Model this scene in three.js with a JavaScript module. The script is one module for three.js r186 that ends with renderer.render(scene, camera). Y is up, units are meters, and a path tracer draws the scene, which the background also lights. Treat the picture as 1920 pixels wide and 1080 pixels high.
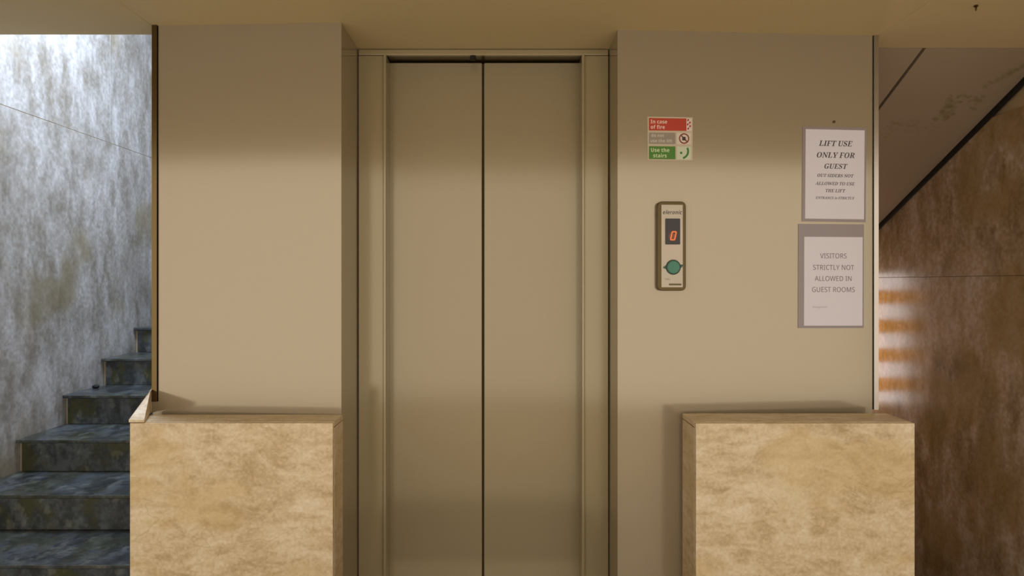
import * as THREE from 'three';
import { RoundedBoxGeometry } from 'three/addons/geometries/RoundedBoxGeometry.js';
import { RectAreaLightUniformsLib } from 'three/addons/lights/RectAreaLightUniformsLib.js';
import { mergeGeometries } from 'three/addons/utils/BufferGeometryUtils.js';

// ------------------------------------------------------------------ camera, light, exposure
RectAreaLightUniformsLib.init();
const scene = new THREE.Scene();
scene.background = new THREE.Color(0x000000);
const EYE = 1.236;                              // eye height above the lobby floor
const camera = new THREE.PerspectiveCamera(2 * Math.atan(540 / 1300) * 180 / Math.PI, 1920 / 1080, 0.05, 60);
camera.position.set(0, EYE, 0);
camera.lookAt(0, EYE, -1);
camera.setViewOffset(1920, 1080, 16, 10, 1920, 1080);
const renderer = new THREE.WebGLRenderer();
renderer.toneMapping = THREE.LinearToneMapping;
renderer.toneMappingExposure = 0.9;
renderer.shadowMap.enabled = true;

// light colours and strengths (each light is placed with its fitting further down)
const L_ENTRANCE = { color: new THREE.Color(1.0, 0.91, 0.79), power: 0.95 };   // glazed lobby entrance behind the camera
const L_LOBBY = { color: new THREE.Color(1.0, 0.84, 0.60), power: 6.0 };      // warm panel in the high lobby ceiling
const L_STAIR = { color: new THREE.Color(0.66, 0.78, 1.0), power: 46.0 };     // added fitting in place of daylight from above the stairs
const L_SLOT = { color: new THREE.Color(1.0, 0.92, 0.90), power: 3.4 };       // added light behind the made-up slats, stripes the right wall

function areaLight(c, w, h, pos, target) {
  const l = new THREE.RectAreaLight(c.color, c.power, w, h);
  l.position.set(...pos); l.lookAt(...target); scene.add(l); return l;
}

// ------------------------------------------------------------------ noise and textures
function rng(seed) { let s = seed >>> 0; return () => { s = (s + 0x6D2B79F5) >>> 0; let t = s; t = Math.imul(t ^ (t >>> 15), t | 1); t ^= t + Math.imul(t ^ (t >>> 7), t | 61); return ((t ^ (t >>> 14)) >>> 0) / 4294967296; }; }
function lattice(seed) { const r = rng(seed), a = new Float32Array(65536); for (let i = 0; i < 65536; i++) a[i] = r(); return a; }
const LAT = lattice(7);
function vnoise(x, y, px, py, off) {             // value noise, periodic in px, py
  const xi = Math.floor(x), yi = Math.floor(y), fx = x - xi, fy = y - yi;
  const u = fx * fx * (3 - 2 * fx), v = fy * fy * (3 - 2 * fy);
  const x0 = ((xi % px) + px) % px, x1 = (x0 + 1) % px, y0 = ((yi % py) + py) % py, y1 = (y0 + 1) % py;
  const g = (a, b) => LAT[(a * 73 + b * 1031 + off * 7919) & 65535];
  const a = g(x0, y0), b = g(x1, y0), c = g(x0, y1), d = g(x1, y1);
  return a + (b - a) * u + (c - a) * v + (a - b - c + d) * u * v;
}
function fbm(u, v, fx, fy, oct, off) {           // u, v in 0..1, periodic
  let s = 0, w = 0.5, t = 0;
  for (let i = 0; i < oct; i++) { s += w * vnoise(u * fx, v * fy, fx, fy, off + i); t += w; w *= 0.55; fx *= 2; fy *= 2; }
  return s / t;
}
const sm = (a, b, x) => { const t = Math.min(1, Math.max(0, (x - a) / (b - a))); return t * t * (3 - 2 * t); };
const mix3 = (a, b, t) => [a[0] + (b[0] - a[0]) * t, a[1] + (b[1] - a[1]) * t, a[2] + (b[2] - a[2]) * t];
function makeTex(n, m, metresU, metresV, fn, srgb = true) {
  const d = new Uint8Array(n * m * 4);
  for (let j = 0; j < m; j++) for (let i = 0; i < n; i++) {
    const c = fn(i / n, j / m), k = (j * n + i) * 4;
    d[k] = Math.max(0, Math.min(255, c[0])); d[k + 1] = Math.max(0, Math.min(255, c[1])); d[k + 2] = Math.max(0, Math.min(255, c[2])); d[k + 3] = 255;
  }
  const t = new THREE.DataTexture(d, n, m);
  t.wrapS = t.wrapT = THREE.RepeatWrapping; t.magFilter = THREE.LinearFilter; t.minFilter = THREE.LinearMipmapLinearFilter; t.generateMipmaps = true;
  if (srgb) t.colorSpace = THREE.SRGBColorSpace;
  t.repeat.set(1 / metresU, 1 / metresV); t.needsUpdate = true;
  return t;
}
// veined stone: soft cloudy ground, wispy streaks (finer where fu or fv is higher), a few masked cracks
function marble(palette, fu, fv, off, o) {
  return (u, v) => {
    const w1 = fbm(u, v, 4, 4, 5, off) - 0.5, w2 = fbm(u, v, 4, 4, 5, off + 20) - 0.5;
    const uu = u + o.warp * w1, vv = v + o.warp * w2;
    const a = fbm(uu, vv, fu, fv, 6, off + 40) - 0.5;
    const r = 1 - 2 * Math.abs(fbm(uu + 0.3 * o.warp * a, vv, fu, fv, 5, off + 70) - 0.5);   // ridges
    const b = fbm(uu, vv, 6, 6, 6, off + 60) - 0.5;
    const e = fbm(u, v, 170, 170, 2, off + 80) - 0.5;
    let t = 0.5 + o.streak * a + o.cloud * b + o.grain * e + o.ridge * (r - 0.8);
    t = Math.min(1, Math.max(0, t));
    let c = t < 0.5 ? mix3(palette[0], palette[1], t * 2) : mix3(palette[1], palette[2], t * 2 - 1);
    c = mix3(c, palette[3], sm(0.52, 0.72, fbm(uu, vv, o.pu, o.pv, 5, off + 120)) * o.patch);  // stained patches
    const k = Math.abs(fbm(uu, vv, o.pu, o.pv, 5, off + 140) - 0.5);
    return mix3(c, palette[4], (1 - sm(0, 0.012, k)) * sm(0.5, 0.62, fbm(u, v, 5, 5, 3, off + 160)) * o.crack);
  };
}
const texLeft = makeTex(1536, 1536, 2.4, 2.4, marble([[128, 122, 112], [164, 161, 158], [202, 202, 205], [134, 122, 92], [96, 78, 52]], 44, 18, 1, { warp: 0.05, streak: 1.1, cloud: 0.7, ridge: 0.35, pu: 9, pv: 6, patch: 0.55, crack: 0.12, grain: 0.5 }));
const texRight = makeTex(1536, 1536, 2.4, 2.4, marble([[140, 116, 86], [180, 156, 130], [212, 194, 186], [156, 126, 76], [116, 90, 60]], 40, 17, 200, { warp: 0.05, streak: 1.1, cloud: 0.7, ridge: 0.35, pu: 9, pv: 7, patch: 0.5, crack: 0.12, grain: 0.5 }));
const texLow = makeTex(1536, 1536, 1.3, 1.3, marble([[192, 166, 124], [226, 204, 168], [248, 234, 208], [218, 192, 134], [178, 148, 100]], 20, 48, 400, { warp: 0.10, streak: 0.9, cloud: 0.6, ridge: 0.5, pu: 4, pv: 8, patch: 0.45, crack: 0.25, grain: 0.45 }));
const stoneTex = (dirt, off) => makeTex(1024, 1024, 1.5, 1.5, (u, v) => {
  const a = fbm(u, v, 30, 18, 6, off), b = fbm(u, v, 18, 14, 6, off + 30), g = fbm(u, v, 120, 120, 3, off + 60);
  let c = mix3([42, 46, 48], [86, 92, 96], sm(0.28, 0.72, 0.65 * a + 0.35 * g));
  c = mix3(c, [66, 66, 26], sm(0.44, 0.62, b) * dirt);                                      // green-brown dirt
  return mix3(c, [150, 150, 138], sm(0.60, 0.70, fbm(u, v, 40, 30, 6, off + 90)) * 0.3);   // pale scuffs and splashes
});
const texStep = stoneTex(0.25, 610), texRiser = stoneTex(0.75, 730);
const texBrush = makeTex(1024, 256, 0.5, 1.0, (u, v) => { const a = fbm(u, v, 256, 3, 2, 800) * 255; return [a, a, a]; }, false);
const texPaint = makeTex(512, 512, 2.0, 2.0, (u, v) => { const a = 128 + 90 * (fbm(u, v, 40, 40, 4, 830) - 0.5) + 60 * (fbm(u, v, 4, 4, 3, 850) - 0.5); return [a, a, a]; }, false);
const texFloor = makeTex(512, 512, 2.0, 2.0, marble([[160, 146, 122], [184, 170, 146], [204, 192, 170], [176, 158, 126], [150, 134, 108]], 9, 9, 900, { warp: 0.08, streak: 0.8, cloud: 0.6, ridge: 0.3, pu: 4, pv: 4, patch: 0.4, crack: 0.3, grain: 0.2 }));
const texMat = makeTex(256, 256, 0.4, 0.4, (u, v) => mix3([52, 32, 16], [86, 56, 30], fbm(u, v, 64, 64, 2, 950)));

// ------------------------------------------------------------------ materials
const std = (o) => new THREE.MeshStandardMaterial(o);
const M = {
  cladding: new THREE.MeshPhysicalMaterial({ color: new THREE.Color(0xab9e86), roughness: 0.14, metalness: 0.34, bumpMap: texBrush, bumpScale: 0.00003 }),
  frame: new THREE.MeshPhysicalMaterial({ color: new THREE.Color(0xaa9c7a), roughness: 0.14, metalness: 0.2, bumpMap: texBrush, bumpScale: 0.00004 }),
  leaf: new THREE.MeshPhysicalMaterial({ color: new THREE.Color(0xa6987a), roughness: 0.15, metalness: 0.2, bumpMap: texBrush, bumpScale: 0.00004 }),
  bronze: std({ color: 0x6a5836, metalness: 0.85, roughness: 0.2 }),
  trim: std({ color: 0xb4aaa0, metalness: 0.9, roughness: 0.22 }),
  seal: std({ color: 0x4c3e20, roughness: 0.8 }),
  dark: std({ color: 0x140c08, roughness: 0.7 }),
  ceiling: std({ color: 0xdac89c, roughness: 0.7, bumpMap: texPaint, bumpScale: 0.0006 }),
  cream: std({ color: 0xc4ab84, roughness: 0.7, bumpMap: texPaint, bumpScale: 0.0006 }),
  white: std({ color: 0xd8d2c4, roughness: 0.75, bumpMap: texPaint, bumpScale: 0.0006 }),
  marbleLeft: std({ map: texLeft, roughness: 0.32 }),
  marbleRight: std({ map: texRight, roughness: 0.24 }),
  marbleLow: std({ map: texLow, roughness: 0.38 }),
  step: std({ map: texStep, roughness: 0.3 }),
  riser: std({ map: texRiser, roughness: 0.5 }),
  bedding: std({ color: 0x4a3818, roughness: 0.9 }),
  mortar: std({ color: 0xa59a86, roughness: 0.9 }),
  floor: std({ map: texFloor, roughness: 0.3 }),
  mat: std({ map: texMat, roughness: 0.95 }),
  amber: new THREE.MeshPhysicalMaterial({ color: 0xf8cc20, roughness: 0.95, transmission: 0.85, thickness: 0 }),
  gunmetal: std({ color: 0x5c4d2e, metalness: 0.7, roughness: 0.35 }),
  darkFinish: std({ color: 0x6e5330, roughness: 0.5 }),  // invented dark finish for the unseen hall walls, dims the pier returns
  darkwood: std({ color: 0x4a3018, roughness: 0.5 }),
};

// ------------------------------------------------------------------ geometry helpers
function uvMetres(g0) {                           // flat uv in metres by facing direction, in scene coordinates
  const g = g0.index ? g0.toNonIndexed() : g0, p = g.attributes.position, uv = new Float32Array(p.count * 2);
  const a = new THREE.Vector3(), b = new THREE.Vector3(), c = new THREE.Vector3();
  for (let i = 0; i < p.count; i += 3) {
    a.fromBufferAttribute(p, i); b.fromBufferAttribute(p, i + 1); c.fromBufferAttribute(p, i + 2);
    const n = b.clone().sub(a).cross(c.clone().sub(a)), ax = Math.abs(n.x), ay = Math.abs(n.y), az = Math.abs(n.z);
    [a, b, c].forEach((q, k) => {
      const t = ax > ay && ax > az ? [q.z, q.y] : ay > az ? [q.x, q.z] : [q.x, q.y];
      uv[(i + k) * 2] = t[0]; uv[(i + k) * 2 + 1] = t[1];
    });
  }
  g.setAttribute('uv', new THREE.BufferAttribute(uv, 2));
  return g;
}
// box between x0..x1, heights y0..y1 and distances d0..d1 in front of the camera plane (z = -d)
function bx(x0, x1, y0, y1, d0, d1, r = 0) {
  const w = x1 - x0, h = y1 - y0, d = d1 - d0;
  const g = r > 0 ? new RoundedBoxGeometry(w, h, d, 1, Math.min(r, w / 2.1, h / 2.1, d / 2.1)) : new THREE.BoxGeometry(w, h, d);
  g.translate((x0 + x1) / 2, (y0 + y1) / 2, -(d0 + d1) / 2);
  return uvMetres(g);
}
// upright prism over a footprint of [x, distance] points
function prism(points, y0, y1) {
  const s = new THREE.Shape(points.map(([x, d]) => new THREE.Vector2(x, d)));
  const g = new THREE.ExtrudeGeometry(s, { depth: y1 - y0, bevelEnabled: false });
  g.rotateX(-Math.PI / 2);                        // (x, d, h) -> (x, h, -d)
  g.translate(0, y0, 0);
  return uvMetres(g);
}
// prism along x over a profile of [distance, height] points
function profile(points, x0, x1) {
  const s = new THREE.Shape(points.map(([d, y]) => new THREE.Vector2(d, y)));
  const g = new THREE.ExtrudeGeometry(s, { depth: x1 - x0, bevelEnabled: false });
  g.rotateY(Math.PI / 2);                         // (d, y, k) -> (k, y, -d)
  g.translate(x0, 0, 0);
  return uvMetres(g);
}
const used = {};
function numbered(n) { const k = used[n] = (used[n] ?? -1) + 1; return k ? `${n}_${String(k).padStart(3, '0')}` : n; }
function add(parent, name, geometry, material, base) {
  const b = base || parent.userData.base || [0, 0, 0];
  const g = geometry.clone(); g.translate(-b[0], -b[1], -b[2]);
  const m = new THREE.Mesh(g, material); m.name = name; m.castShadow = m.receiveShadow = true;
  parent.add(m); return m;
}
function group(name, base, data) {
  const o = new THREE.Group(); o.name = numbered(name); o.position.set(...base); scene.add(o);
  Object.defineProperty(o.userData, 'base', { value: base, enumerable: false });
  Object.assign(o.userData, data); return o;
}
const structure = (name, label, category, base = [0, 0, 0]) => group(name, base, { kind: 'structure', label, category });
const thing = (name, label, category, base, grp) => group(name, base, grp ? { label, category, group: grp } : { label, category });
// a mesh below a part: the part's own mesh sits at the origin of the thing, so the same base holds
const sub = (t, part, name, geometry, material) => add(part, name, geometry, material, t.userData.base);

// ------------------------------------------------------------------ levels
const CEIL = 2.148, ROOMTOP = 2.95, WELLTOP = 3.15, HALL = 4.5;
const XL = -2.10, XR = 2.17, BACK = -1.35;          // side walls; lobby end wall lies behind the camera (negative distance)

// ------------------------------------------------------------------ structure: floor, ceilings, walls
{
  const f = structure('floor', 'polished beige stone lobby floor', 'floor');
  add(f, 'floor_slab', bx(-HALL - 0.15, HALL + 0.15, -0.12, 0, BACK - 0.15, 2.33), M.floor);
  add(f, 'floor_slab', bx(XL - 0.15, 1.39, -0.12, 0, 2.33, 5.0), M.floor);
  add(f, 'lower_landing', bx(1.39, XR + 0.15, -1.0, -0.88, 2.33, 4.3), M.floor);
  add(f, 'stair_pit_side', bx(1.29, 1.39, -0.88, -0.12, 2.33, 4.3), M.white);
  add(f, 'stair_pit_side', bx(1.39, XR, -0.88, -0.12, 2.23, 2.33), M.white);
}
{
  const c = structure('ceiling', 'low yellowish cream plaster ceiling over the lift front', 'ceiling');
  add(c, 'ceiling_slab', bx(-1.245, 1.382, CEIL, CEIL + 0.22, -0.15, 2.85), M.ceiling);
  add(c, 'ceiling_slab', bx(-HALL, -1.246, CEIL, CEIL + 0.22, -0.15, 2.555, 0.006), M.ceiling);
  add(c, 'ceiling_slab', bx(1.383, HALL, CEIL, CEIL + 0.22, -0.15, 2.70, 0.006), M.ceiling);
  add(c, 'upstand', bx(-HALL, HALL, CEIL + 0.22, ROOMTOP, -0.15, -0.05), M.white);
  add(c, 'ceiling_slab', bx(-HALL - 0.15, HALL + 0.15, ROOMTOP, ROOMTOP + 0.15, BACK - 0.15, -0.05), M.white);
  add(c, 'stairwell_top', bx(XL - 0.15, -1.2, WELLTOP, WELLTOP + 0.15, 2.3, 5.0), M.white);
  add(c, 'stairwell_upstand', bx(XL, -1.246, CEIL + 0.22, WELLTOP, 2.40, 2.555), M.white);
}
{
  const w = structure('wall_left', 'grey veined marble stairwell wall beside the steps', 'wall');
  add(w, 'wall_core', bx(XL - 0.20, XL - 0.0015, 0, WELLTOP, 2.0, 5.0), M.mortar);
  add(w, 'hall_wall', bx(-HALL, XL - 0.2, 0, CEIL, 2.0, 2.15), M.darkFinish);
  add(w, 'hall_wall', bx(-HALL - 0.15, -HALL, 0, ROOMTOP, BACK, 2.15), M.darkFinish);
  const rows = [[0.004, 1.9797], [1.9823, 3.14]], cols = [[[2.0, 2.86], [2.864, 5.0]], [[2.0, 2.6], [2.604, 3.70], [3.701, 5.0]]];
  rows.forEach(([y0, y1], r) => cols[r].forEach(([d0, d1]) => add(w, 'marble_panel', bx(XL - 0.022, XL, y0, y1, d0 + 0.001, d1, 0.001), M.marbleLeft)));
}
{
  const w = structure('wall_right', 'brown mottled marble wall under the upper stair flight', 'wall');
  add(w, 'wall_core', bx(XR, XR + 0.18, -0.88, CEIL, 2.0, 4.3), M.cream);
  add(w, 'hall_wall', bx(XR + 0.18, HALL, 0, CEIL, 2.0, 2.15), M.darkFinish);
  add(w, 'hall_wall', bx(HALL, HALL + 0.15, 0, ROOMTOP, BACK, 2.15), M.darkFinish);
  for (const [y0, y1] of [[-0.88, -0.352], [-0.350, 1.2648], [1.2666, 1.965]])
    for (const [d0, d1] of [[2.34, 2.7], [2.703, 4.12]]) add(w, 'marble_panel', bx(XR - 0.018, XR + 0.01, y0, y1, d0, d1, 0.0008), M.marbleRight);
}
{
  const w = structure('wall_back', 'pale lobby end wall opposite the lift', 'wall');
  add(w, 'wall_pier', bx(-HALL, -4.3, 0, ROOMTOP, BACK - 0.15, BACK), M.white);
  add(w, 'wall_pier', bx(4.3, HALL, 0, ROOMTOP, BACK - 0.15, BACK), M.white);
  add(w, 'wall_lintel', bx(-4.3, 4.3, 2.72, ROOMTOP, BACK - 0.15, BACK), M.white);
  add(w, 'wall_base', bx(-4.3, 4.3, 0, 0.04, BACK - 0.15, BACK), M.white);
}
{
  const glass = std({ color: 0x111111, emissive: L_ENTRANCE.color, emissiveIntensity: 0.9, roughness: 0.3 });
  const w = structure('window_1', 'large glazed lobby entrance opposite the lift', 'window', [0, 0.12, -BACK]);
  add(w, 'pane', bx(-4.3, 4.3, 0.04, 2.72, BACK - 0.1, BACK - 0.08), glass);
  for (const x of [-4.3, 4.26]) add(w, 'window_frame', bx(x, x + 0.04, 0.04, 2.72, BACK - 0.078, BACK - 0.03), M.darkwood);
  areaLight(L_ENTRANCE, 8.5, 2.6, [0, 1.38, -BACK - 0.02], [0, 1.38, -10]);
}
{
  const w = structure('wall_stairwell', 'wall closing the stairwell at the head of the dark steps', 'wall');
  add(w, 'wall_panel', bx(XL, -1.2, 0, WELLTOP, 5.0, 5.15), M.marbleLeft);
}
{
  const w = structure('wall_passage', 'pale wall closing the passage behind the right pier', 'wall');
  add(w, 'wall_panel', bx(1.30, 1.85, -0.88, 1.75, 4.12, 4.25), M.cream);
  add(w, 'wall_panel', bx(1.85, XR, 1.30, 1.75, 4.12, 4.25), M.cream);
  add(w, 'wall_panel', bx(1.85, XR, -0.88, 0.50, 4.12, 4.25), M.cream);
}

// ------------------------------------------------------------------ lift front: two clad piers
const A = Math.atan2(0.06, 0.9685);               // the right pier's face turns a little away
{
  const w = structure('wall_lift_left', 'beige brushed metal clad pier on the left of the lift', 'wall');
  add(w, 'cladding_panel', prism([[-1.224, 2.4592], [-0.568, 2.43], [-0.568, 2.80], [-1.224, 2.80]], 0, CEIL), M.cladding);
  add(w, 'wall_core', bx(-1.238, -0.45, 0, WELLTOP, 2.86, 5.0), M.white);
  add(w, 'wall_core', bx(-1.238, -0.568, CEIL + 0.22, WELLTOP, 2.46, 2.86), M.white);
  add(w, 'corner_base', bx(-1.2435, -1.2242, 0, 0.8145, 2.4595, 2.80), M.cladding);
  add(w, 'corner_trim', prism([[-1.244, 2.452], [-1.2265, 2.452], [-1.2265, 2.80], [-1.244, 2.80]], 0.815, CEIL), M.bronze);
}
{
  const w = structure('wall_lift_right', 'beige brushed metal clad pier on the right of the lift', 'wall');
  add(w, 'cladding_panel', prism([[0.4115, 2.50], [1.362, 2.5589], [1.362, 2.80], [0.4115, 2.80]], 0, CEIL), M.cladding);
  add(w, 'wall_core', bx(0.30, 1.378, 0, 1.95, 2.86, 4.25), M.white);
  add(w, 'corner_trim', prism([[1.3645, 2.552], [1.381, 2.552], [1.381, 2.80], [1.3645, 2.80]], 0.768, CEIL), M.trim);
}

// ------------------------------------------------------------------ underside of the upper stair flight on the right
{
  const k = 0.464, texSoffit = (() => {
    const cv = document.createElement('canvas'); cv.width = 512; cv.height = 1024; const g = cv.getContext('2d');
    g.fillStyle = '#a4937e'; g.fillRect(0, 0, 512, 1024);
    const r = rng(55);
    const smear = (x, y, w, h, n, a) => { for (let i = 0; i < n; i++) { g.save(); g.translate(x + (r() - 0.5) * w, y + (r() - 0.5) * h); g.rotate(0.5 + (r() - 0.5) * 0.8); g.fillStyle = `rgba(${88 + r() * 20 | 0},${82 + r() * 14 | 0},44,${a * (0.4 + r() * 0.6)})`; g.beginPath(); g.ellipse(0, 0, 3 + r() * 14, 2 + r() * 6, 0, 0, 7); g.fill(); g.restore(); } };
    // u = (x - 1.38) / 0.79, v = (distance - 2.7) / 1.5 from the top
    const at = (X, D) => [(X - 1.38) / 0.79 * 512, (D - 2.7) / 1.5 * 1024];
    smear(...at(1.975, 3.0), 100, 70, 26, 0.30); smear(...at(1.955, 3.07), 40, 40, 10, 0.3); smear(...at(1.896, 3.14), 90, 60, 16, 0.14); smear(...at(1.78, 3.16), 60, 80, 14, 0.14);
    for (let i = 0; i < 20; i++) smear(...at(2.01 + 0.006 * i, 2.90 - 0.008 * i), 12, 8, 2, 0.16);
    const t = new THREE.CanvasTexture(cv); t.colorSpace = THREE.SRGBColorSpace; t.magFilter = THREE.LinearFilter; return t;
  })();
  const m = std({ map: texSoffit, roughness: 0.45, bumpMap: texPaint, bumpScale: 0.0004 });
  const s = structure('ceiling_stairs', 'sloping cream underside of the stair flight with grime stains', 'ceiling');
  const slab = (x0, x1) => {
    const g = profile([[2.702, CEIL], [4.12, CEIL - k * 1.418], [4.12, CEIL - k * 1.418 + 0.1], [2.702, CEIL + 0.1]], x0, x1), p = g.attributes.position, uv = g.attributes.uv;
    for (let i = 0; i < p.count; i++) uv.setXY(i, (p.getX(i) - 1.38) / 0.79, 1 - (-p.getZ(i) - 2.7) / 1.5);
    return g;
  };
  add(s, 'soffit_panel', slab(1.383, 1.632), m);
  add(s, 'soffit_panel', slab(1.646, 2.136), m);
  add(s, 'edge_strip', profile([[2.702, CEIL - 0.022], [4.12, CEIL - k * 1.418 - 0.022], [4.12, CEIL - k * 1.418], [2.702, CEIL]], 2.137, 2.1515), M.dark);
  add(s, 'joint_backing', profile([[2.702, CEIL + 0.105], [4.12, CEIL - k * 1.418 + 0.105], [4.12, CEIL - k * 1.418 + 0.2], [2.702, CEIL + 0.2]], 1.383, XR - 0.001), M.dark);
}

// ------------------------------------------------------------------ added slatted window, unseen behind the right pier, to stripe the wall
{
  const glow = std({ color: 0x111111, emissive: L_SLOT.color, emissiveIntensity: 1.0 });
  const w = structure('window_2', 'added amber slatted window, unseen, casting stripes on the right wall', 'window', [2.0, 0.50, -4.2]);
  add(w, 'pane', bx(1.85, XR, 0.50, 1.30, 4.22, 4.24), glow);
  for (let i = 0; i < 5; i++) { const y = EYE - 0.780 + i * 0.1735; add(w, 'slat', bx(1.85, XR - 0.02, y - 0.042, y + 0.042, 4.13, 4.142, 0.003), M.amber); }  // translucent blades invented to tint the wall stripes orange
  areaLight(L_SLOT, 0.30, 0.78, [2.0, 0.90, -4.216], [2.0, 0.90, 0]);
}

// ------------------------------------------------------------------ lift door
{
  const t = thing('elevator_door', 'closed two leaf beige metal lift door set back between the clad piers', 'elevator door', [-0.078, 0, -2.75]);
  const H0 = EYE + 0.886, xl = -0.455, xr = 0.3035;   // clear opening
  const jamb = (x0, x1) => bx(x0, x1, 0, H0 - 0.001, 2.70, 2.84, 0.004);
  add(t, 'door_jamb', jamb(-0.566, xl), M.frame);
  add(t, 'door_jamb', jamb(xr, 0.4095), M.frame);
  add(t, 'header', bx(-0.566, 0.4095, H0, CEIL - 0.003, 2.70, 2.716, 0.004), M.frame);
  const lip = (x0, x1) => bx(x0, x1, 0, H0 - 0.001, 2.688, 2.702, 0.003);
  add(t, 'frame_bead', lip(xl - 0.012, xl), M.frame);
  add(t, 'frame_bead', lip(xr, xr + 0.012), M.frame);
  const seam = -0.082;
  const leaf = (x0, x1) => bx(x0, x1, 0.012, H0 - 0.003, 2.782, 2.815, 0.004);
  const a = add(t, 'door_leaf', leaf(xl - 0.04, seam - 0.0038), M.leaf), b = add(t, 'door_leaf', leaf(seam + 0.0038, xr + 0.04), M.leaf);
  sub(t, a, 'edge_seal', bx(seam - 0.0038, seam - 0.0006, 0.012, H0 - 0.004, 2.795, 2.812), M.seal);
  sub(t, b, 'edge_seal', bx(seam + 0.0006, seam + 0.0038, 0.012, H0 - 0.004, 2.795, 2.812), M.seal);
  add(t, 'header_shade_strip', bx(-0.50, 0.345, H0 + 0.003, CEIL - 0.003, 2.718, 2.838, 0.002), M.gunmetal);  // dark strip above the leaves, stands in for shade under the header
  add(t, 'sill', bx(xl, xr, 0, 0.010, 2.70, 2.84, 0.003), M.trim);
  const sensor = mergeGeometries([bx(-0.130, -0.108, H0 - 0.014, H0 - 0.0005, 2.704, 2.73, 0.003), uvMetres(new THREE.CylinderGeometry(0.006, 0.006, 0.012, 14).rotateX(Math.PI / 2).translate(-0.119, H0 - 0.008, -2.700))]);
  add(t, 'door_sensor', sensor, M.dark);
  add(t, 'shaft_backing', bx(-0.566, 0.4095, 0.012, CEIL - 0.003, 2.842, 2.856), M.dark);
}

// ------------------------------------------------------------------ low marble walls
function lowWall(name, label, x0, x1, d0, d1, top, extra) {
  const t = thing(name, label, 'low wall', [(x0 + x1) / 2, 0, -(d0 + d1) / 2], 'low marble walls beside the lift');
  const th = 0.018, e = 0.003;
  add(t, 'wall_core', bx(x0 + th + e, x1 - th - e, 0, top - th - e, d0 + th + e, d1 - 0.002), M.bedding);
  add(t, 'front_slab', bx(x0, x1, 0, top - 0.001, d0, d0 + th, 0.0025), M.marbleLow);
  add(t, 'side_slab', bx(x0, x0 + th, 0, top - th - e, d0 + th + e, d1, 0.0025), M.marbleLow);
  add(t, 'side_slab', bx(x1 - th, x1, 0, top - th - e, d0 + th + e, d1, 0.0025), M.marbleLow);
  add(t, 'ledge_slab', bx(x0, x1, top - th, top, d0 + th + e, d1, 0.0025), M.marbleLow);
  return t;
}
{
  const t = lowWall('low_marble_wall', 'low beige marble wall between the stairs and the lift, with a sloping coping', -1.232, -0.562, 2.285, 2.428, EYE - 0.4617, true);
  const s = 0.44, y = EYE - 0.4517;
  // eight corners: it runs back and outward past the pier, rising with the stair
  const lo = EYE - 0.4600, hi = y + 0.25 * s, c = [[-1.234, lo, 2.283], [-1.183, lo, 2.283], [-1.183, y, 2.283], [-1.234, y, 2.283], [-1.252, lo, 2.533], [-1.2465, lo, 2.533], [-1.2465, hi, 2.533], [-1.252, hi, 2.533]];
  // the inner edge turns at the pier's corner
  const m1 = [-1.2465, lo, 2.449], m2 = [-1.2465, y + 0.166 * s, 2.449];
  const Q = (...q) => [q[0], q[1], q[2], q[0], q[2], q[3]];
  const tri = [...Q(c[0], c[1], c[2], c[3]), ...Q(c[1], m1, m2, c[2]), ...Q(m1, c[5], c[6], m2), ...Q(c[5], c[4], c[7], c[6]), ...Q(c[4], c[0], c[3], c[7]), c[3], c[2], m2, c[3], m2, c[6], c[3], c[6], c[7], c[0], m1, c[1], c[0], c[5], m1, c[0], c[4], c[5]];
  const g = new THREE.BufferGeometry(); g.setAttribute('position', new THREE.Float32BufferAttribute(tri.flatMap(([x, yy, d]) => [x, yy, -d]), 3)); g.computeVertexNormals();
  add(t, 'sloping_coping', uvMetres(g), M.marbleLow);
}
lowWall('low_marble_wall', 'low beige marble wall under the two paper notices', 0.644, 1.378, 2.322, 2.497, EYE - 0.470, false);

// ------------------------------------------------------------------ stairs on the left
{
  const t = thing('staircase', 'dark stone steps climbing away beside the grey marble wall', 'stairs', [-1.68, 0, -3.2]);
  for (let i = 0; i < 9; i++) {
    const d = 2.98 + 0.316 * (i - 3), y = EYE - 0.676 + 0.14 * (i - 3);    // nosing line of step i
    const step = add(t, 'step', bx(XL + 0.002, -1.256, Math.max(0, y - 0.14 - 0.013), y - 0.0145, d + 0.030, d + 0.346), M.mortar);
    sub(t, step, 'tread', bx(XL + 0.002, -1.256, y - 0.014, y, d, d + 0.338, 0.003), M.step);
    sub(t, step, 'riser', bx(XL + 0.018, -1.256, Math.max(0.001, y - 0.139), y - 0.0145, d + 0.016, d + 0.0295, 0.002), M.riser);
  }
}
{
  const g = new THREE.DodecahedronGeometry(0.014, 1); g.scale(1.3, 0.7, 1);
  const t = thing('stone_chip', 'small dark stone chip lying on a stair tread by the wall', 'stone', [-2.07, EYE - 0.536, -3.52]);
  const m = new THREE.Mesh(uvMetres(g.translate(0, 0.0085, 0)), M.dark); m.name = 'chip'; m.castShadow = m.receiveShadow = true; t.add(m);
}

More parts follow.
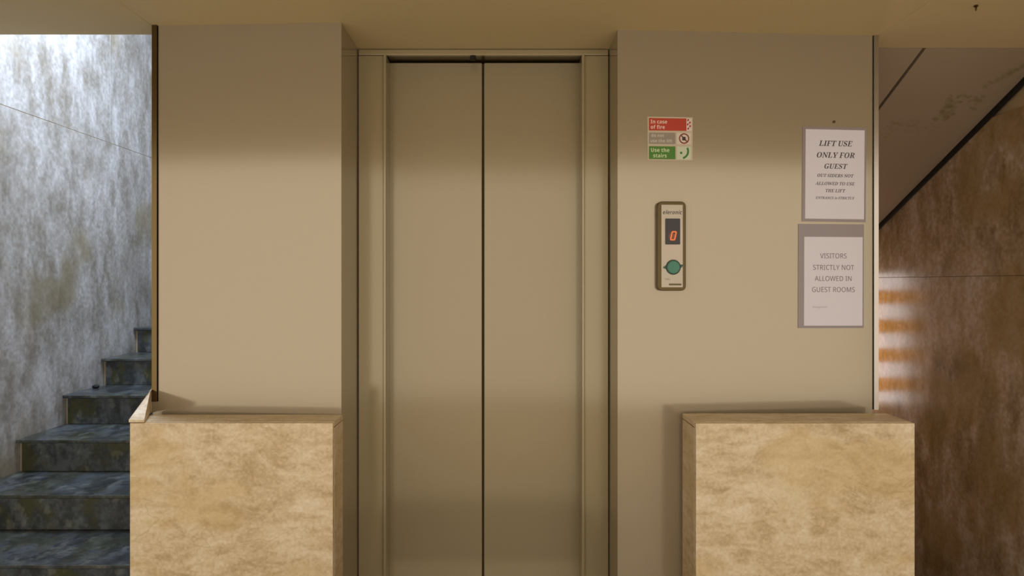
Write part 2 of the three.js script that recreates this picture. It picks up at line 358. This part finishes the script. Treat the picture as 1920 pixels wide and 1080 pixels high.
// ------------------------------------------------------------------ notices, sticker and call panel on the right pier
const pierPoint = (x) => [x, -(2.50 + (x - 0.4115) * 0.06195)];
function mounted(name, label, category, x, y, grp) {     // a thing hung on the pier: local +z is the pier's outward side
  const [X, Z] = pierPoint(x), o = new THREE.Group(); o.name = numbered(name); o.position.set(X, y, Z); o.rotation.y = A;
  o.userData = grp ? { label, category, group: grp } : { label, category }; scene.add(o); return o;
}
function put(parent, name, geometry, material) { const m = new THREE.Mesh(geometry, material); m.name = name; m.castShadow = m.receiveShadow = true; parent.add(m); return m; }
function canvasTex(w, h, draw) {
  const cv = document.createElement('canvas'); cv.width = w; cv.height = h; draw(cv.getContext('2d'), w, h);
  const t = new THREE.CanvasTexture(cv); t.colorSpace = THREE.SRGBColorSpace; t.magFilter = THREE.LinearFilter; t.anisotropy = 8; return t;
}
function sheet(w, h, z, thick) {                   // thin slab, front face carries the full texture
  const g = new THREE.BoxGeometry(w, h, thick), uv = g.attributes.uv;
  for (let i = 0; i < uv.count; i++) if (i < 16 || i >= 20) uv.setXY(i, 0.01, 0.01);
  g.translate(0, 0, z + thick / 2); return g;
}
const centred = (g, w, lines) => lines.forEach(([s, y, size, font, squash]) => { g.save(); g.translate(w / 2 + (squash?.dx || 0), y); g.scale(squash?.k || 1, 1); g.font = `${font.replace('#', size)}`; g.fillText(s, 0, 0); g.restore(); });
const sleeveMat = std({ color: 0x9a8e90, roughness: 0.22 });
function notice(label, x, y, w, h, sl, tilt, draw) {
  const o = mounted('paper_notice', label, 'notice', x, y, 'paper notices on the right pier');
  o.rotation.z = tilt;
  const g = sheet(sl[1] - sl[0], sl[3] - sl[2], 0.0006, 0.0012); g.translate((sl[0] + sl[1]) / 2, (sl[2] + sl[3]) / 2, 0);
  put(o, 'plastic_sleeve', g, sleeveMat);
  put(o, 'paper', sheet(w, h, 0.0019, 0.0008), std({ map: canvasTex(700, Math.round(700 * h / w), draw), roughness: 0.28 }));
  return o;
}
const ink = (g, w, h) => { g.fillStyle = '#e8e4f0'; g.fillRect(0, 0, w, h); g.fillStyle = '#3a3236'; g.textAlign = 'center'; g.textBaseline = 'middle'; };
notice('white notice in grey plastic sleeve reading lift use only for guest', 1.2177, EYE + 0.398, 0.2235, 0.328, [-0.123, 0.119, -0.174, 0.174], -0.008, (g, w, h) => {
  ink(g, w, h); const f = 'italic bold #px serif';
  centred(g, w, [['LIFT USE', h * 0.155, 86, f], ['ONLY FOR', h * 0.285, 86, f], ['GUEST', h * 0.41, 80, f], ['OUT SIDERS NOT', h * 0.515, 50, f], ['ALLOWED TO USE', h * 0.605, 50, f], ['THE LIFT', h * 0.685, 50, f], ['ENTRANCE is STRICTLY', h * 0.765, 38, f]]);
});
notice('white notice reading visitors strictly not allowed in guest rooms', 1.2120, EYE + 0.005, 0.2215, 0.326, [-0.133, 0.116, -0.172, 0.210], -0.003, (g, w, h) => {
  ink(g, w, h); g.fillStyle = '#6c6068'; const f = '#px sans-serif';
  centred(g, w, [['VISITORS', h * 0.215, 78, f], ['STRICTLY NOT', h * 0.345, 78, f], ['ALLOWED IN', h * 0.47, 78, f], ['GUEST ROOMS', h * 0.595, 78, f]]);
  g.globalAlpha = 0.5; g.font = '30px sans-serif'; g.fillText('Management', w * 0.27, h * 0.79); g.globalAlpha = 1;
});
{
  const o = mounted('safety_sticker', 'square red, grey and green fire safety sticker above the call panel', 'sticker', 0.6035, EYE + 0.521);
  const t = canvasTex(768, 730, (g, w, h) => {
    g.fillStyle = '#cdbfa6'; g.fillRect(0, 0, w, h);
    g.fillStyle = '#c0391a'; g.fillRect(22, 22, 640, 208);
    g.fillStyle = '#f0d8cc'; g.font = 'bold 84px sans-serif'; g.textBaseline = 'middle'; g.fillText('In case', 50, 82); g.fillText('of fire', 50, 172);
    g.fillStyle = '#e4d6cc'; g.fillRect(662, 22, 90, 208);
    g.fillStyle = '#a8341c'; [[690, 48], [720, 90], [684, 120], [724, 150], [692, 190]].forEach(([x, y]) => { g.beginPath(); g.ellipse(x, y, 14, 20, 0.5, 0, 7); g.fill(); });
    g.fillStyle = '#9c9182'; g.fillRect(22, 264, 452, 190);
    g.fillStyle = '#d2c8ba'; g.font = 'bold 72px sans-serif'; g.fillText('do not', 60, 312); g.fillText('use the lift', 44, 402);
    g.fillStyle = '#e0d4c6'; g.fillRect(500, 264, 240, 190);
    g.strokeStyle = '#8a3a26'; g.lineWidth = 22; g.beginPath(); g.arc(622, 358, 78, 0, 7); g.stroke();
    g.beginPath(); g.moveTo(568, 302); g.lineTo(676, 414); g.stroke();
    g.fillStyle = '#3a2018'; g.fillRect(590, 330, 58, 60);
    g.fillStyle = '#4c8420'; g.fillRect(22, 492, 452, 216);
    g.fillStyle = '#d4e4b8'; g.font = 'bold 88px sans-serif'; g.fillText('Use the', 52, 556); g.fillText('stairs', 92, 648);
    g.fillStyle = '#d4dcc0'; g.fillRect(500, 492, 240, 216);
    g.strokeStyle = '#3f7a36'; g.lineWidth = 34; g.beginPath(); g.arc(570, 570, 120, -0.5, 1.3); g.stroke();
    g.fillStyle = '#4b7c40'; g.beginPath(); g.arc(572, 598, 22, 0, 7); g.fill();
  });
  put(o, 'sticker_sheet', sheet(0.166, 0.158, 0.0006, 0.0008), std({ map: t, roughness: 0.4 }));
}
{
  const o = mounted('call_panel', 'narrow lift call panel with red floor digit and green round button', 'call panel', 0.6035, EYE + 0.1315);
  const rr = (w, h, r, x = 0, y = 0) => { const s = new THREE.Shape(); s.moveTo(x - w / 2 + r, y - h / 2); s.lineTo(x + w / 2 - r, y - h / 2); s.quadraticCurveTo(x + w / 2, y - h / 2, x + w / 2, y - h / 2 + r); s.lineTo(x + w / 2, y + h / 2 - r); s.quadraticCurveTo(x + w / 2, y + h / 2, x + w / 2 - r, y + h / 2); s.lineTo(x - w / 2 + r, y + h / 2); s.quadraticCurveTo(x - w / 2, y + h / 2, x - w / 2, y + h / 2 - r); s.lineTo(x - w / 2, y - h / 2 + r); s.quadraticCurveTo(x - w / 2, y - h / 2, x - w / 2 + r, y - h / 2); return s; };
  const ex = (s, d, z, b = 0) => { const g = new THREE.ExtrudeGeometry(s, { depth: d, bevelEnabled: b > 0, bevelSize: b, bevelThickness: b, bevelSegments: 2, curveSegments: 10 }); g.translate(0, 0, z); return g; };
  put(o, 'housing', ex(rr(0.100, 0.317, 0.018), 0.016, 0.003, 0.002), M.gunmetal);
  const plateTex = canvasTex(256, 1000, (g, w, h) => {
    g.fillStyle = '#bdb2a0'; g.fillRect(0, 0, w, h);
    g.fillStyle = '#463c34'; g.textAlign = 'center'; g.textBaseline = 'middle'; g.font = 'italic bold 64px sans-serif'; g.fillText('eleronic', w / 2, 92, 232);
    g.fillStyle = '#5a5048'; g.font = '30px sans-serif'; g.fillText('CALL', w * 0.3, 900);
    g.fillStyle = '#5e5128'; g.fillRect(90, 955, 150, 22);
  });
  const plate = sheet(0.078, 0.296, 0.0212, 0.003); put(o, 'face_plate', plate, std({ map: plateTex, roughness: 0.3, metalness: 0.25 }));
  const disp = put(o, 'display', ex(rr(0.054, 0.093, 0.003, 0.002, 0.052), 0.002, 0.0243), std({ color: 0x1c0e06, roughness: 0.25 }));
  // seven-segment zero, leaning
  const seg = (x0, y0, x1, y1) => { const dx = x1 - x0, dy = y1 - y0, L = Math.hypot(dx, dy), g = new THREE.BoxGeometry(L, 0.0046, 0.0008); g.rotateZ(Math.atan2(dy, dx)); g.translate((x0 + x1) / 2, (y0 + y1) / 2, 0.0268); return g; };
  const cx = 0.004, cy = 0.0365, w = 0.0075, hh = 0.0145, sl = 0.003;
  const P = [[cx - w - sl, cy - hh], [cx + w - sl, cy - hh], [cx + w, cy], [cx + w + sl, cy + hh], [cx - w + sl, cy + hh], [cx - w, cy]];
  const led = std({ color: 0x201008, emissive: new THREE.Color(1.0, 0.22, 0.06), emissiveIntensity: 0.95 });
  for (let i = 0; i < 6; i++) { const a = P[i], b = P[(i + 1) % 6]; const m = put(disp, 'digit_segment', seg(...a, ...b), led); m.castShadow = false; }
  const pl = new THREE.PointLight(new THREE.Color(1.0, 0.22, 0.06), 0.004, 0.6); pl.position.set(0.004, 0.0365, 0.034); o.add(pl);
  const teal = std({ color: 0x3f8a72, roughness: 0.35 }), tealDark = std({ color: 0x35554a, roughness: 0.4 });
  const by = -0.076, bxx = 0.004;
  const rim = new THREE.TorusGeometry(0.0235, 0.0036, 10, 36); rim.translate(bxx, by, 0.0262);
  const btn = put(o, 'call_button', new THREE.CylinderGeometry(0.0215, 0.0235, 0.005, 36).rotateX(Math.PI / 2).translate(bxx, by, 0.0268), teal);
  put(btn, 'button_rim', rim, tealDark);
  const wing = (s) => { const sh = new THREE.Shape([[0.021, -0.009], [0.036, s > 0 ? 0.005 : 0.000], [0.036, s > 0 ? 0.009 : 0.004], [0.021, 0.010]].map(([x, y]) => new THREE.Vector2(bxx + s * x - (s < 0 ? 0 : 0), by + (s < 0 ? -y + 0.001 : y)))); return ex(sh, 0.002, 0.0243); };
  put(btn, 'button_wing', wing(1), tealDark); put(btn, 'button_wing', wing(-1), tealDark);
}
{
  const o = mounted('wall_nail', 'small nail in the metal cladding above the upper notice', 'nail', 1.2145, EYE + 0.591);
  put(o, 'nail_head', new THREE.SphereGeometry(0.0045, 12, 8).scale(1, 1, 0.5).translate(0, 0, 0.004), M.gunmetal);
  put(o, 'nail_shank', new THREE.CylinderGeometry(0.0015, 0.0015, 0.004, 8).rotateX(Math.PI / 2).translate(0, 0, 0.002), M.gunmetal);
}
{
  const o = thing('ceiling_smudge', 'small dark smudge on the ceiling at the top right', 'smudge', [1.554, CEIL, -2.28]);  // ceiling smudge modelled as a small ring on a plate
  put(o, 'smudge', new THREE.TorusGeometry(0.006, 0.002, 8, 18, 4.4).rotateY(0.8).translate(0, -0.012, 0), M.gunmetal);
  put(o, 'smudge_plate', new THREE.CylinderGeometry(0.006, 0.007, 0.004, 14).translate(0, -0.002, 0), M.gunmetal);
}

// ------------------------------------------------------------------ what the glossy lift front mirrors, and the fittings
{
  const o = thing('floor_mat', 'brown bristle mat on the floor in front of the lift', 'mat', [-0.08, 0, -2.05]);
  put(o, 'mat_body', uvMetres(new RoundedBoxGeometry(1.15, 0.016, 0.8, 1, 0.006).translate(0, 0.008, 0)), M.mat);
}
{
  const o = thing('ceiling_light', 'warm flat light panel in the high lobby ceiling', 'ceiling light', [0, ROOMTOP, 0.75]);
  put(o, 'light_frame', new THREE.BoxGeometry(2.6, 0.03, 0.9).translate(0, -0.016, 0), M.white);
  put(o, 'diffuser', new THREE.BoxGeometry(2.5, 0.006, 0.8).translate(0, -0.035, 0), std({ color: 0x222222, emissive: L_LOBBY.color, emissiveIntensity: 1.5 }));
  areaLight(L_LOBBY, 2.48, 0.78, [0, ROOMTOP - 0.045, 0.75], [0, 0, 0.75]);
}
{
  const y = WELLTOP - 0.02, o = thing('added_stairwell_light', 'added cool light fitting in place of daylight high in the stairwell', 'ceiling light', [-1.7, WELLTOP, -3.0]);
  put(o, 'light_housing', new THREE.BoxGeometry(0.64, 0.05, 0.74).translate(0, -0.026, 0), M.white);
  put(o, 'diffuser', new THREE.BoxGeometry(0.6, 0.008, 0.7).translate(0, -0.056, 0), std({ color: 0x222222, emissive: L_STAIR.color, emissiveIntensity: 1.5 }));
  areaLight(L_STAIR, 0.58, 0.68, [-1.7, WELLTOP - 0.07, -3.0], [-1.7, 0, -3.0]);
}
renderer.render(scene, camera);
